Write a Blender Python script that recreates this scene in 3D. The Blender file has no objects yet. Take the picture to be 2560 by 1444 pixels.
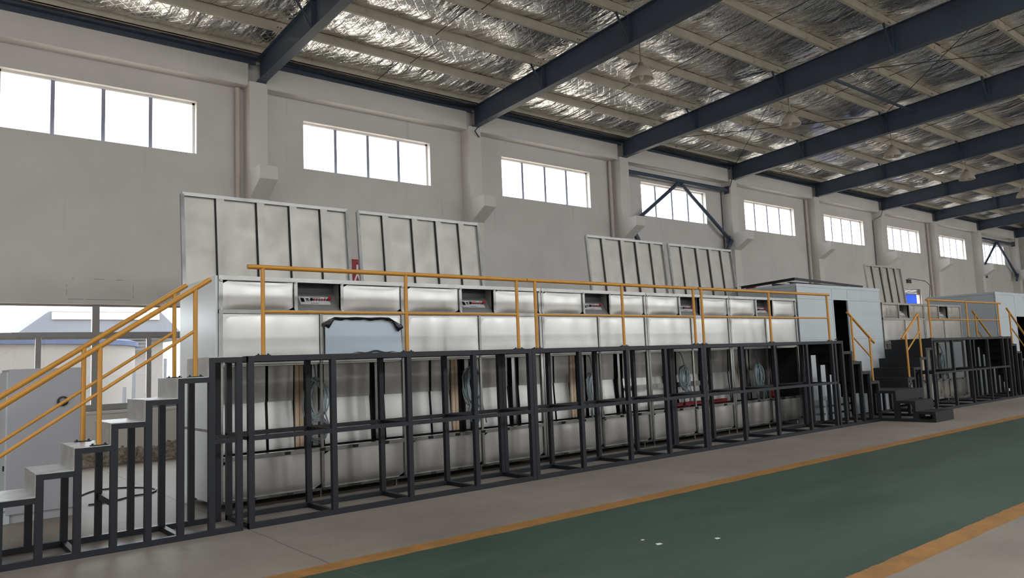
import bpy, math, random
import numpy as np
from mathutils import Vector, Matrix

SC = bpy.context.scene
COL = SC.collection
PI = math.pi
rnd = random.Random(7)

# ------------------------------------------------------------------ camera
H_CAM = 1.682
YAW, PITCH, ROLL = 0.68389, 0.09671, -0.03979
cam_d = bpy.data.cameras.new('camera')
cam_d.sensor_width = 36.0
cam_d.lens = 1878.85 / 2560.0 * 36.0
cam_d.clip_start = 0.05
cam_d.clip_end = 400
cam = bpy.data.objects.new('camera', cam_d)
COL.objects.link(cam)
f0 = Vector((math.sin(YAW), math.cos(YAW), 0)); r0 = Vector((math.cos(YAW), -math.sin(YAW), 0)); u0 = Vector((0, 0, 1))
fwd = f0 * math.cos(PITCH) + u0 * math.sin(PITCH)
up1 = u0 * math.cos(PITCH) - f0 * math.sin(PITCH)
rgt = r0 * math.cos(ROLL) + up1 * math.sin(ROLL)
upv = up1 * math.cos(ROLL) - r0 * math.sin(ROLL)
m = Matrix((rgt, upv, -fwd)).transposed().to_4x4()
m.translation = Vector((0, 0, H_CAM))
cam.matrix_world = m
SC.camera = cam

# ------------------------------------------------------------------ light, exposure
WORLD_STRENGTH = 9.6
w = bpy.data.worlds.new('sky')
SC.world = w
w.use_nodes = True
bg = w.node_tree.nodes['Background']
bg.inputs[0].default_value = (0.95, 0.975, 1.0, 1)
bg.inputs[1].default_value = WORLD_STRENGTH
SC.view_settings.view_transform = 'Standard'
SC.view_settings.look = 'None'
SC.view_settings.gamma = 1.0
SC.view_settings.use_curve_mapping = False
SC.view_settings.exposure = 0.0
cy = SC.cycles
cy.use_denoising = True
cy.max_bounces = 7
cy.diffuse_bounces = 5
cy.glossy_bounces = 4
cy.transparent_max_bounces = 12
cy.caustics_reflective = True
cy.sample_clamp_indirect = 6.0

# the hall: bays of 6 m along X, the photographed wall at Y = YW, daylight openings; those opposite and in the roof are added for light
YW = 16.53
XCOL = 6.055
RIDGE = 2.5
YO = -11.5
XL_END, XR_END = -9.0, 54.6
WIN = [(9.05 + 6 * k - 1.78, 9.05 + 6 * k + 1.78) for k in range(-3, 8)]
WZ0, WZ1 = 6.43, 7.59
LOW = (0.9, 5.06, 1.05, 3.13)
GATE = (36.9, 40.45, 2.2, 4.56)


def portal(name, x0, z0, x1, z1, y, normal):
    """daylight portal that fills one opening (guides sampling of the sky, gives off nothing itself)"""
    d = bpy.data.lights.new(name, 'AREA')
    d.shape = 'RECTANGLE'
    d.cycles.is_portal = True
    d.size = abs(x1 - x0); d.size_y = abs(z1 - z0)
    o = bpy.data.objects.new(name, d)
    COL.objects.link(o)
    if normal == '-Y':
        o.location = ((x0 + x1) / 2, y, (z0 + z1) / 2); o.rotation_euler = (-PI / 2, 0, 0)
    elif normal == '+Y':
        o.location = ((x0 + x1) / 2, y, (z0 + z1) / 2); o.rotation_euler = (PI / 2, 0, 0)
    elif normal == '+X':
        o.location = (y, (x0 + x1) / 2, (z0 + z1) / 2); o.rotation_euler = (PI / 2, 0, -PI / 2)
    return o


for a, b in WIN:
    portal('window_portal', a, WZ0, b, WZ1, YW + 0.24, '-Y')
portal('window_portal', LOW[0], LOW[2], LOW[1], LOW[3], YW + 0.24, '-Y')
OPP_HIGH = [(9.05 + 6 * k - 2.2, 9.05 + 6 * k + 2.2) for k in range(-3, 8)]  # openings in the unseen opposite wall, added and enlarged for their light
OZ0, OZ1 = 6.35, 8.3
SKY = [(9.05 + 6 * k - 1.4, 9.05 + 6 * k + 1.4) for k in range(-3, 8)]  # unseen roof openings, added to light the floor and the long wall
ADDED_ROOF_OPEN_Y = (-1.0, 2.3)
for a, b in OPP_HIGH:
    portal('window_portal', a, OZ0, b, OZ1, YO - 0.1, '+Y')
for a, b in SKY:
    d = bpy.data.lights.new('added_roof_portal', 'AREA')
    d.shape = 'RECTANGLE'; d.cycles.is_portal = True
    d.size = b - a; d.size_y = ADDED_ROOF_OPEN_Y[1] - ADDED_ROOF_OPEN_Y[0]
    o = bpy.data.objects.new('added_roof_portal', d); COL.objects.link(o)
    o.location = ((a + b) / 2, (ADDED_ROOF_OPEN_Y[0] + ADDED_ROOF_OPEN_Y[1]) / 2, 9.7)
    o.rotation_euler = (math.atan(0.065), 0, 0)
OPP_LOW = [(9.05 + 6 * k - (0.45 if k < 3 else 1.0), 9.05 + 6 * k + (0.45 if k < 3 else 1.0)) for k in range(-2, 8)]  # low slits added in the unseen wall, sized for reflections in the steel
for a, b in OPP_LOW:
    portal('window_portal', a, 1.3, b, 3.1, YO - 0.1, '+Y')
DOORX = (2.0, 6.0, 0.0, 3.6)
portal('door_portal', DOORX[0], DOORX[2], DOORX[1], DOORX[3], XL_END - 0.1, '+X')


# ------------------------------------------------------------------ materials
def lin(c):
    return tuple(((x / 255.0) / 12.92 if x / 255.0 <= 0.04045 else ((x / 255.0 + 0.055) / 1.055) ** 2.4) for x in c)


class NT:
    def __init__(s, name):
        s.m = bpy.data.materials.new(name)
        s.m.use_nodes = True
        s.t = s.m.node_tree
        s.b = s.t.nodes['Principled BSDF']
        s.co = s.t.nodes.new('ShaderNodeTexCoord')

    def n(s, typ, **kw):
        nd = s.t.nodes.new(typ)
        for k, v in kw.items():
            setattr(nd, k, v)
        return nd

    def l(s, a, b):
        s.t.links.new(a, b)

    def set(s, **kw):
        for k, v in kw.items():
            s.b.inputs[k].default_value = v

    def noise(s, scale, detail=4, rough=0.55, stretch=None, rot=None, coord='Object'):
        nz = s.n('ShaderNodeTexNoise')
        nz.inputs['Scale'].default_value = scale
        nz.inputs['Detail'].default_value = detail
        nz.inputs['Roughness'].default_value = rough
        if stretch or rot:
            mp = s.n('ShaderNodeMapping')
            if stretch: mp.inputs['Scale'].default_value = stretch
            if rot: mp.inputs['Rotation'].default_value = rot
            s.l(s.co.outputs[coord], mp.inputs['Vector'])
            s.l(mp.outputs[0], nz.inputs['Vector'])
        else:
            s.l(s.co.outputs[coord], nz.inputs['Vector'])
        return nz.outputs['Fac']

    def ramp(s, fac, stops, interp='LINEAR'):
        r = s.n('ShaderNodeValToRGB')
        r.color_ramp.interpolation = interp
        els = r.color_ramp.elements
        while len(els) < len(stops): els.new(0.5)
        for e, (p, c) in zip(els, stops):
            e.position = p
            e.color = (*c, 1) if len(c) == 3 else c
        s.l(fac, r.inputs[0])
        return r.outputs[0]

    def mix(s, fac, a, b, blend='MIX'):
        mx = s.n('ShaderNodeMix', data_type='RGBA', blend_type=blend)
        for sock, v in ((mx.inputs[0], fac), (mx.inputs[6], a), (mx.inputs[7], b)):
            if hasattr(v, 'links') or hasattr(v, 'is_linked'):
                s.l(v, sock)
            elif isinstance(v, (int, float)):
                sock.default_value = v
            else:
                sock.default_value = (*v, 1)
        return mx.outputs[2]

    def math(s, op, a, b=None, c=None):
        nd = s.n('ShaderNodeMath', operation=op)
        for i, v in enumerate((a, b, c)):
            if v is None: continue
            if isinstance(v, (int, float)): nd.inputs[i].default_value = v
            else: s.l(v, nd.inputs[i])
        return nd.outputs[0]

    def bump(s, height, strength=0.3, dist=0.02, prev=None):
        b = s.n('ShaderNodeBump')
        b.inputs['Strength'].default_value = strength
        b.inputs['Distance'].default_value = dist
        s.l(height, b.inputs['Height'])
        if prev is not None: s.l(prev, b.inputs['Normal'])
        return b.outputs[0]

    def xyz(s):
        sp = s.n('ShaderNodeSeparateXYZ')
        s.l(s.co.outputs['Object'], sp.inputs[0])
        return sp.outputs


M = {}


def paint(name, rgb, rough=0.5, metallic=0.0, var=0.12, scale=3.0, bump=0.0, dirt=None):
    t = NT(name)
    c = lin(rgb)
    nz = t.noise(scale, 5)
    lo = tuple(x * (1 - var) for x in c); hi = tuple(min(1, x * (1 + var)) for x in c)
    col = t.ramp(nz, [(0.3, lo), (0.7, hi)])
    if dirt:
        d = t.noise(dirt[1], 6, 0.65)
        f = t.ramp(d, [(dirt[2], (0, 0, 0)), (dirt[2] + 0.12, (1, 1, 1))])
        col = t.mix(f, col, lin(dirt[0]))
    t.l(col, t.b.inputs['Base Color'])
    t.set(Roughness=rough, Metallic=metallic)
    if bump:
        t.l(t.bump(t.noise(scale * 12, 4), bump, 0.01), t.b.inputs['Normal'])
    M[name] = t.m
    return t


# plastered wall, dirty and broken near the floor
t = NT('wall_plaster')
nz = t.noise(0.7, 6, 0.6)
col = t.ramp(nz, [(0.3, lin((203, 199, 195))), (0.7, lin((215, 211, 207)))])
fine = t.ramp(t.noise(9, 5, 0.7), [(0.68, (0, 0, 0)), (0.8, (1, 1, 1))])
col = t.mix(t.math('MULTIPLY', fine, 0.10), col, lin((120, 112, 104)))
streak = t.ramp(t.noise(1.0, 3, 0.5, stretch=(4.0, 4.0, 0.25)), [(0.66, (0, 0, 0)), (0.76, (1, 1, 1))])
col = t.mix(t.math('MULTIPLY', streak, 0.22), col, lin((120, 112, 104)))
z = t.xyz()[2]
edge = t.math('ADD', t.math('MULTIPLY', z, 3.2), t.math('MULTIPLY', t.noise(2.2, 6, 0.7), -1.9))
broken = t.ramp(edge, [(0.06, (1, 1, 1)), (0.12, (0, 0, 0))])
col = t.mix(broken, col, t.ramp(t.noise(14, 5, 0.7), [(0.35, lin((92, 82, 68))), (0.65, lin((176, 166, 150)))]))
t.l(col, t.b.inputs['Base Color'])
t.set(Roughness=0.85)
t.l(t.bump(t.noise(22, 4), 0.12, 0.01), t.b.inputs['Normal'])
M['wall'] = t.m
paint('column_paint', (213, 209, 204), 0.8, var=0.05, scale=1.2, bump=0.1)

# floor: bare concrete with a green painted lane between two yellow lines
t = NT('floor_concrete')
X, Y, Z = t.xyz()
wob = t.math('MULTIPLY', t.math('SUBTRACT', t.noise(5, 4), 0.5), 0.05)
yy = t.math('ADD', Y, wob)


def band(a, b):
    return t.math('MULTIPLY', t.math('GREATER_THAN', yy, a), t.math('LESS_THAN', yy, b))


conc = t.ramp(t.noise(0.55, 7, 0.6), [(0.3, lin((118, 110, 102))), (0.7, lin((143, 134, 125)))])
conc = t.mix(t.math('MULTIPLY', t.ramp(t.noise(3.5, 6, 0.7), [(0.55, (0, 0, 0)), (0.75, (1, 1, 1))]), 0.35), conc, lin((90, 83, 76)))
green = t.ramp(t.noise(0.8, 7, 0.62, stretch=(0.5, 1.6, 1)), [(0.3, lin((50, 68, 57))), (0.7, lin((66, 83, 70)))])
green = t.mix(t.math('MULTIPLY', t.ramp(t.noise(2.6, 6, 0.7, stretch=(0.35, 2.2, 1)), [(0.52, (0, 0, 0)), (0.72, (1, 1, 1))]), 0.42), green, lin((80, 90, 80)))
yel = t.ramp(t.noise(4, 6, 0.65), [(0.3, lin((128, 94, 54))), (0.65, lin((160, 115, 60)))])
fx = t.math('FRACT', t.math('DIVIDE', t.math('ADD', X, t.math('MULTIPLY', t.noise(1.5, 3), 0.08)), 6.0))
joint = t.math('LESS_THAN', t.math('ABSOLUTE', t.math('SUBTRACT', fx, 0.5)), 0.0011)
conc = t.mix(t.math('MULTIPLY', joint, 0.65), conc, lin((60, 54, 50)))
green = t.mix(t.math('MULTIPLY', joint, 0.3), green, lin((120, 125, 112)))
col = t.mix(band(2.94, 6.08), conc, green)
col = t.mix(band(6.06, 6.30), col, yel)
col = t.mix(band(2.74, 2.95), col, yel)
t.l(col, t.b.inputs['Base Color'])
lane = band(2.74, 6.30)
t.l(t.math('ADD', 0.62, t.math('MULTIPLY', lane, -0.1)), t.b.inputs['Roughness'])
t.set(**{'Specular IOR Level': 0.3})
t.l(t.bump(t.noise(30, 5), 0.12, 0.01), t.b.inputs['Normal'])
M['floor'] = t.m

# foil blanket under the roof
t = NT('roof_foil')
n0 = t.noise(1.0, 3, 0.5, stretch=(1.5, 0.6, 1), rot=(0, 0, 0.3))
n1 = t.noise(1.0, 3, 0.5, stretch=(5.0, 0.9, 1), rot=(0, 0, 0.4))
n2 = t.noise(1.0, 3, 0.5, stretch=(15.0, 2.5, 1), rot=(0, 0, -0.45))
bw = t.n('ShaderNodeTexBrick')
mp = t.n('ShaderNodeMapping'); mp.inputs['Rotation'].default_value = (0, 0, PI / 4)
t.l(t.co.outputs['Object'], mp.inputs['Vector']); t.l(mp.outputs[0], bw.inputs['Vector'])
bw.offset = 0.0
bw.inputs['Scale'].default_value = 1.0
bw.inputs['Brick Width'].default_value = 0.17; bw.inputs['Row Height'].default_value = 0.17
bw.inputs['Mortar Size'].default_value = 0.012; bw.inputs['Mortar Smooth'].default_value = 1.0
nb = t.bump(bw.outputs['Fac'], 0.25, -0.02)
nb = t.bump(n0, 1.0, 0.2, nb)
nb = t.bump(n1, 1.0, 0.09, nb)
nb = t.bump(n2, 1.0, 0.018, nb)
t.l(nb, t.b.inputs['Normal'])
t.l(t.ramp(t.noise(0.5, 4), [(0.35, lin((222, 222, 222))), (0.65, lin((240, 239, 237)))]), t.b.inputs['Base Color'])
t.set(Metallic=1.0, Roughness=0.2)
M['foil'] = t.m


def steel(name, rgb, rough, wob=0.1, stains=None):
    t = NT(name)
    c = lin(rgb)
    col = t.ramp(t.noise(2.2, 5, 0.6), [(0.3, tuple(x * 0.9 for x in c)), (0.7, c)])
    if stains:
        f = t.ramp(t.noise(2.4, 6, 0.7, stretch=(1, 1, 0.4)), [(stains[1], (0, 0, 0)), (stains[1] + 0.2, (1, 1, 1))])
        col = t.mix(f, col, lin(stains[0]))
    t.l(col, t.b.inputs['Base Color'])
    t.set(Metallic=1.0)
    t.l(t.ramp(t.noise(3.0, 4), [(0.3, (rough * 0.85,) * 3), (0.7, (rough * 1.2,) * 3)]), t.b.inputs['Roughness'])
    nb = t.bump(t.noise(1.4, 2, 0.4), wob, 0.06)
    t.l(nb, t.b.inputs['Normal'])
    M[name] = t.m


steel('stainless', (194, 193, 189), 0.32, 0.06)
steel('stainless_bright', (156, 155, 152), 0.24, 0.05)
steel('stainless_dull', (174, 171, 165), 0.4, 0.08)
steel('lid_steel', (170, 167, 160), 0.48, 0.08)
steel('stainless_old', (178, 174, 165), 0.45, 0.08, ((104, 88, 78), 0.55))
paint('frame_paint', (17, 20, 27), 0.5, var=0.12, scale=6)
paint('frame_paint_dark', (20, 22, 26), 0.55, var=0.12, scale=6)
paint('beam_paint', (62, 74, 90), 0.5, var=0.12, scale=1.5, dirt=((96, 88, 84), 2.5, 0.66))
paint('purlin_paint', (196, 190, 174), 0.6, var=0.1, scale=2, dirt=((130, 118, 96), 3, 0.62))
paint('yellow_paint', (188, 132, 46), 0.35, var=0.06, scale=5)
paint('white_frame', (228, 226, 224), 0.5, var=0.04)
paint('window_alloy', (146, 144, 142), 0.45, var=0.06)
paint('blue_alloy', (150, 154, 172), 0.45, var=0.06)
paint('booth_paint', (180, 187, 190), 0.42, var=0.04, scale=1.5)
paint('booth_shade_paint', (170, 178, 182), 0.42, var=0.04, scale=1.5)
paint('cabinet_paint', (160, 160, 164), 0.42, var=0.03, scale=1.5)
paint('end_panel_paint', (216, 222, 224), 0.35, var=0.02, scale=1)
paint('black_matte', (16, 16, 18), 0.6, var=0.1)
paint('black_gloss', (18, 20, 26), 0.25, var=0.1)
paint('red_paint', (176, 32, 26), 0.45, var=0.1)
paint('button_red', (160, 34, 48), 0.35, var=0.05)
paint('button_green', (44, 96, 70), 0.35, var=0.05)
paint('sign_red', (150, 22, 46), 0.5, var=0.05)
paint('sign_white', (225, 220, 220), 0.5, var=0.04)
paint('plate_white', (188, 188, 190), 0.45, var=0.03)
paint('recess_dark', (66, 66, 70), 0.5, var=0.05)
paint('recess_paint', (136, 134, 131), 0.5, metallic=0.5, var=0.05)
paint('cable_grey', (150, 164, 168), 0.45, var=0.08, scale=8)
paint('cable_black', (24, 24, 26), 0.5, var=0.08)
paint('wood_strip', (236, 210, 178), 0.6, var=0.1, scale=4)
paint('pipe_white', (196, 186, 178), 0.5, var=0.06, scale=1)
paint('film_blue', (172, 184, 194), 0.3, var=0.03, scale=2)
paint('shed_grey', (92, 94, 100), 0.9, var=0.06, scale=0.5)
paint('shed_dark', (80, 80, 86), 0.9, var=0.06, scale=0.5)
paint('tank_white', (103, 101, 100), 0.9, var=0.04, scale=0.5)
paint('tank_blue', (62, 70, 90), 0.9, var=0.06, scale=2)
paint('truck_blue', (12, 40, 112), 0.9, var=0.06)
paint('yard', (190, 176, 156), 0.9, var=0.1, scale=0.3)
paint('shutter_grey', (128, 124, 120), 0.5, metallic=0.4, var=0.1)
paint('lamp_metal', (150, 140, 126), 0.4, metallic=0.6, var=0.1)
paint('exit_green', (40, 52, 44), 0.4, var=0.1)

for nm in ('shed_grey', 'shed_dark', 'tank_white', 'tank_blue', 'truck_blue'):
    M[nm].node_tree.nodes['Principled BSDF'].inputs['Specular IOR Level'].default_value = 0.05

# chequered tread plate, galvanised and painted
for nm, rgb, met, ro in (('tread_plate', (206, 207, 206), 0.8, 0.4), ('tread_plate_dark', (20, 21, 24), 0.0, 0.65)):
    t = NT(nm)
    bw = t.n('ShaderNodeTexBrick')
    mp = t.n('ShaderNodeMapping'); mp.inputs['Rotation'].default_value = (0.785, 0.0, 0.785)
    t.l(t.co.outputs['Object'], mp.inputs['Vector']); t.l(mp.outputs[0], bw.inputs['Vector'])
    bw.inputs['Scale'].default_value = 1.0
    bw.inputs['Brick Width'].default_value = 0.03; bw.inputs['Row Height'].default_value = 0.012
    bw.inputs['Mortar Size'].default_value = 0.004; bw.inputs['Mortar Smooth'].default_value = 0.6
    t.l(t.bump(bw.outputs['Fac'], 0.6 if met else 0.3, -0.004), t.b.inputs['Normal'])
    c = lin(rgb)
    t.l(t.ramp(t.noise(5, 6, 0.7), [(0.3, tuple(x * 0.7 for x in c)), (0.7, c)]), t.b.inputs['Base Color'])
    t.set(Metallic=met, Roughness=ro)
    M[nm] = t.m

# glass panes: mostly clear with a weak reflection
t = NT('pane_glass')
tr = t.n('ShaderNodeBsdfTransparent'); tr.inputs[0].default_value = (0.93, 0.95, 0.96, 1)
gl = t.n('ShaderNodeBsdfGlossy'); gl.inputs['Roughness'].default_value = 0.03
ms = t.n('ShaderNodeMixShader'); ms.inputs[0].default_value = 0.06
t.l(tr.outputs[0], ms.inputs[1]); t.l(gl.outputs[0], ms.inputs[2])
t.l(ms.outputs[0], t.t.nodes['Material Output'].inputs['Surface'])
M['glass'] = t.m
# prismatic acrylic lamp shade
t = NT('lamp_shade_acrylic')
t.set(**{'Base Color': (0.75, 0.68, 0.58, 1), 'Roughness': 0.25, 'Transmission Weight': 0.55})
wv = t.n('ShaderNodeTexWave'); wv.inputs['Scale'].default_value = 12
t.l(t.co.outputs['Object'], wv.inputs['Vector'])
t.l(t.bump(wv.outputs['Fac'], 0.4, 0.01), t.b.inputs['Normal'])
M['acrylic'] = t.m


# ------------------------------------------------------------------ mesh helpers
ORG = {}


class MB:
    def __init__(s):
        s.v, s.f = [], []

    def add(s, vs, fs):
        o = len(s.v)
        s.v += [tuple(p) for p in vs]
        s.f += [tuple(i + o for i in f) for f in fs]
        return s

    def box(s, x0, y0, z0, x1, y1, z1):
        x0, x1 = min(x0, x1), max(x0, x1); y0, y1 = min(y0, y1), max(y0, y1); z0, z1 = min(z0, z1), max(z0, z1)
        return s.add([(x0, y0, z0), (x1, y0, z0), (x1, y1, z0), (x0, y1, z0), (x0, y0, z1), (x1, y0, z1), (x1, y1, z1), (x0, y1, z1)],
                     [(0, 3, 2, 1), (4, 5, 6, 7), (0, 1, 5, 4), (1, 2, 6, 5), (2, 3, 7, 6), (3, 0, 4, 7)])

    def bar(s, a, b, wd, ht, up=(0, 0, 1)):
        a, b = Vector(a), Vector(b)
        d = (b - a).normalized(); u = Vector(up)
        sd = d.cross(u)
        if sd.length < 1e-4: sd = d.cross(Vector((1, 0, 0)))
        sd.normalize(); u = sd.cross(d).normalized()
        c = [a + sd * i * wd / 2 + u * j * ht / 2 for i, j in ((-1, -1), (1, -1), (1, 1), (-1, 1))]
        c += [p + (b - a) for p in c]
        return s.add(c, [(0, 3, 2, 1), (4, 5, 6, 7), (0, 1, 5, 4), (1, 2, 6, 5), (2, 3, 7, 6), (3, 0, 4, 7)])

    def tube(s, pts, r, n=10, closed=False):
        pts = [Vector(p) for p in pts]
        N = len(pts); rings = []
        prev = None
        for i, p in enumerate(pts):
            if closed: d = pts[(i + 1) % N] - pts[i - 1]
            else: d = pts[min(i + 1, N - 1)] - pts[max(i - 1, 0)]
            d.normalize()
            if prev is None:
                a = d.cross(Vector((0, 0, 1)))
                if a.length < 1e-3: a = d.cross(Vector((1, 0, 0)))
            else:
                a = prev - d * prev.dot(d)
            a.normalize(); prev = a
            b = d.cross(a)
            rings.append([p + a * r * math.cos(2 * PI * k / n) + b * r * math.sin(2 * PI * k / n) for k in range(n)])
        vs = [q for rg in rings for q in rg]; fs = []
        for i in range(N if closed else N - 1):
            for k in range(n):
                A = i * n + k; B = i * n + (k + 1) % n; j = (i + 1) % N
                fs.append((A, B, j * n + (k + 1) % n, j * n + k))
        if not closed:
            fs.append(tuple(range(n))[::-1]); fs.append(tuple((N - 1) * n + k for k in range(n)))
        return s.add(vs, fs)

    def lathe(s, prof, c, n=24, axis='Z'):
        vs, fs = [], []
        for r, z in prof:
            for k in range(n):
                a = 2 * PI * k / n
                p = (r * math.cos(a), r * math.sin(a), z) if axis == 'Z' else (r * math.cos(a), z, r * math.sin(a))
                vs.append((c[0] + p[0], c[1] + p[1], c[2] + p[2]))
        for i in range(len(prof) - 1):
            for k in range(n):
                fs.append((i * n + k, i * n + (k + 1) % n, (i + 1) * n + (k + 1) % n, (i + 1) * n + k))
        return s.add(vs, fs)

    def prism(s, poly, ax, a, b):
        """poly: 2-D points; ax 'X': (y,z) swept from x=a to b; 'Y': (x,z); 'Z': (x,y)"""
        n = len(poly)
        mk = {'X': lambda p, t: (t, p[0], p[1]), 'Y': lambda p, t: (p[0], t, p[1]), 'Z': lambda p, t: (p[0], p[1], t)}[ax]
        vs = [mk(p, a) for p in poly] + [mk(p, b) for p in poly]
        fs = [tuple(range(n))[::-1], tuple(range(n, 2 * n))] + [(i, (i + 1) % n, n + (i + 1) % n, n + i) for i in range(n)]
        return s.add(vs, fs)

    def grid(s, fn, nu, nv):
        vs = [fn(i / nu, j / nv) for j in range(nv + 1) for i in range(nu + 1)]
        fs = [(j * (nu + 1) + i, j * (nu + 1) + i + 1, (j + 1) * (nu + 1) + i + 1, (j + 1) * (nu + 1) + i) for j in range(nv) for i in range(nu)]
        return s.add(vs, fs)

    def build(s, name, mat, parent=None, loc=None, smooth=False, bevel=0.0):
        root = ORG[parent.name] if parent is not None else Vector(loc or (0, 0, 0))
        me = bpy.data.meshes.new(name)
        me.from_pydata([(p[0] - root[0], p[1] - root[1], p[2] - root[2]) for p in s.v], [], s.f)
        me.validate()
        import bmesh
        bm = bmesh.new(); bm.from_mesh(me)
        bmesh.ops.recalc_face_normals(bm, faces=bm.faces)
        bm.to_mesh(me); bm.free()
        me.materials.append(M[mat] if isinstance(mat, str) else mat)
        if smooth:
            me.polygons.foreach_set('use_smooth', [True] * len(me.polygons))
            me.set_sharp_from_angle(angle=math.radians(40))
        o = bpy.data.objects.new(name, me)
        COL.objects.link(o)
        if parent is not None: o.parent = parent
        else: o.location = root
        ORG[o.name] = root
        if bevel:
            bv = o.modifiers.new('bevel', 'BEVEL'); bv.width = bevel; bv.segments = 2; bv.limit_method = 'ANGLE'
        return o


def tag(o, label=None, cat=None, group=None, kind=None):
    if label: o['label'] = label
    if cat: o['category'] = cat
    if group: o['group'] = group
    if kind: o['kind'] = kind
    return o


def thing(name, label, cat, loc, group=None, kind=None):
    o = bpy.data.objects.new(name, None)
    COL.objects.link(o)
    o.location = loc
    o.empty_display_size = 0.2
    ORG[o.name] = Vector(loc)
    return tag(o, label, cat, group, kind)


def copy_tree(o, parent=None):
    c = o.copy()
    COL.objects.link(c)
    if parent is not None: c.parent = parent
    ORG[c.name] = ORG[o.name]
    for ch in [x for x in list(SC.objects) if x.parent == o]:
        copy_tree(ch, c)
    return c


def box(*a):
    return MB().box(*a)


ORD = ['first', 'second', 'third', 'fourth', 'fifth', 'sixth', 'seventh', 'eighth', 'ninth', 'tenth', 'eleventh', 'twelfth']

# ------------------------------------------------------------------ floor, walls, roof
fl = box(XL_END - 0.3, YO - 0.3, -0.12, XR_END + 0.3, YW + 0.25, 0.0).build('floor', 'floor')
tag(fl, 'concrete factory floor with a green lane between yellow lines', 'floor', kind='structure')
yd = box(-60, YW + 0.26, -0.3, 120, 110, -0.15)
yd.box(-60, -100, -0.3, 120, YO - 0.31, -0.15).box(-60, YO - 0.31, -0.3, XL_END - 0.31, YW + 0.26, -0.15)
tag(yd.build('ground_outside', 'yard'), 'pale yard ground outside the windows', 'ground', kind='structure')


def wall_y(y0, y1, x0, x1, z1, holes):
    """wall slab between y0 and y1 with rectangular holes (xa, xb, za, zb)"""
    mb = MB()
    zs = sorted({0.0, z1} | {h[2] for h in holes} | {h[3] for h in holes})
    for za, zb in zip(zs, zs[1:]):
        hs = sorted((h[0], h[1]) for h in holes if h[2] <= za + 1e-6 and h[3] >= zb - 1e-6)
        x = x0
        for a, b in hs:
            if a > x: mb.box(x, y0, za, a, y1, zb)
            x = b
        if x < x1: mb.box(x, y0, za, x1, y1, zb)
    return mb


wl = wall_y(YW, YW + 0.24, XL_END, XR_END, 8.98, [(a, b, WZ0, WZ1) for a, b in WIN] + [LOW, GATE])
wl = wl.build('wall_back', 'wall')
tag(wl, 'long white plastered factory wall with a row of high windows', 'wall', kind='structure')
wo = wall_y(YO - 0.24, YO, XL_END, XR_END, 8.98, [(a, b, OZ0, OZ1) for a, b in OPP_HIGH] + [(a, b, 1.3, 3.1) for a, b in OPP_LOW])
tag(wo.build('wall_front', 'wall'), 'white plastered wall behind the camera', 'wall', kind='structure')
gable = [(YO, 0), (YW, 0), (YW, 8.95), (RIDGE, 9.85), (YO, 8.95)]
e1 = MB().prism(gable, 'X', XR_END, XR_END + 0.24)
tag(e1.build('wall_right', 'wall'), 'far end wall of the hall, grey in shade', 'wall', kind='structure')
mb = MB()
mb.prism([(DOORX[1], 0), (YW, 0), (YW, 8.95), (DOORX[1], 9.55)], 'X', XL_END - 0.24, XL_END)
mb.prism([(YO, 0), (DOORX[0], 0), (DOORX[0], 9.75), (YO, 8.95)], 'X', XL_END - 0.24, XL_END)
mb.prism([(DOORX[0], DOORX[3]), (DOORX[1], DOORX[3]), (DOORX[1], 9.55), (RIDGE, 9.85), (DOORX[0], 9.75)], 'X', XL_END - 0.24, XL_END)
tag(mb.build('wall_left', 'wall'), 'end wall with the open gate behind the camera', 'wall', kind='structure')


def roof_z(y):
    return 8.70 + 0.065 * (16.13 - y) if y >= RIDGE else 8.70 + 0.065 * (16.13 - RIDGE) - 0.065 * (RIDGE - y)


PURL = [14.75, 13.3, 11.92, 10.47, 9.0, 7.54, 6.08, 4.62, 3.16]
PH = 0.19
# foil blanket: sags between the purlins, crumpled
xs = np.arange(XL_END, XR_END + 0.01, 0.15)
ys = np.arange(YW - 0.02, RIDGE - 0.1, -0.11)
lines = np.array([16.2] + PURL + [1.7])
rs = np.random.RandomState(3)
XX, YY = np.meshgrid(xs, ys)
ZZ = 8.70 + PH + 0.012 + 0.065 * (16.13 - np.where(YY >= RIDGE, YY, 2 * RIDGE - YY))
idx = np.clip(np.searchsorted(-lines, -YY) - 1, 0, len(lines) - 2)
uu = np.clip((lines[idx] - YY) / (lines[idx] - lines[idx + 1]), 0, 1)
bay = np.floor((XX - XCOL) / 6.0).astype(int)
amp = 0.045 + 0.03 * rs.rand(60, 80)[np.clip(idx, 0, 59), np.clip(bay + 10, 0, 79)]
fx = ((XX - XCOL) / 6.0) % 1.0
sag = np.sin(PI * uu) * amp * (0.55 + 0.9 * np.sin(PI * fx) ** 0.7)
wr = np.zeros_like(XX)
for k in range(16):
    a = rs.uniform(-0.9, 0.9); fr = rs.uniform(2.0, 9.0); ph = rs.uniform(0, 6.28)
    wr += np.sin((XX * math.cos(a) + YY * math.sin(a)) * fr + ph + 1.5 * np.sin(XX * 0.7 + YY * rs.uniform(0.3, 1.2) + k)) * (0.02 / fr) * 1.3
ZZ = ZZ - sag + wr * np.sin(PI * uu) ** 0.5
nx, ny = len(xs), len(ys)
me = bpy.data.meshes.new('ceiling')
vv = np.stack([XX, YY, ZZ], -1).reshape(-1, 3)
ii = np.arange(nx * ny).reshape(ny, nx)
q = np.stack([ii[:-1, :-1], ii[:-1, 1:], ii[1:, 1:], ii[1:, :-1]], -1).reshape(-1, 4)
me.from_pydata(vv.tolist(), [], q.tolist())
me.materials.append(M['foil'])
me.polygons.foreach_set('use_smooth', [True] * len(me.polygons))
ce = bpy.data.objects.new('ceiling', me)
COL.objects.link(ce)
tag(ce, 'crumpled silver foil blanket under the roof', 'ceiling', kind='structure')
rf = MB()
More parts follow.
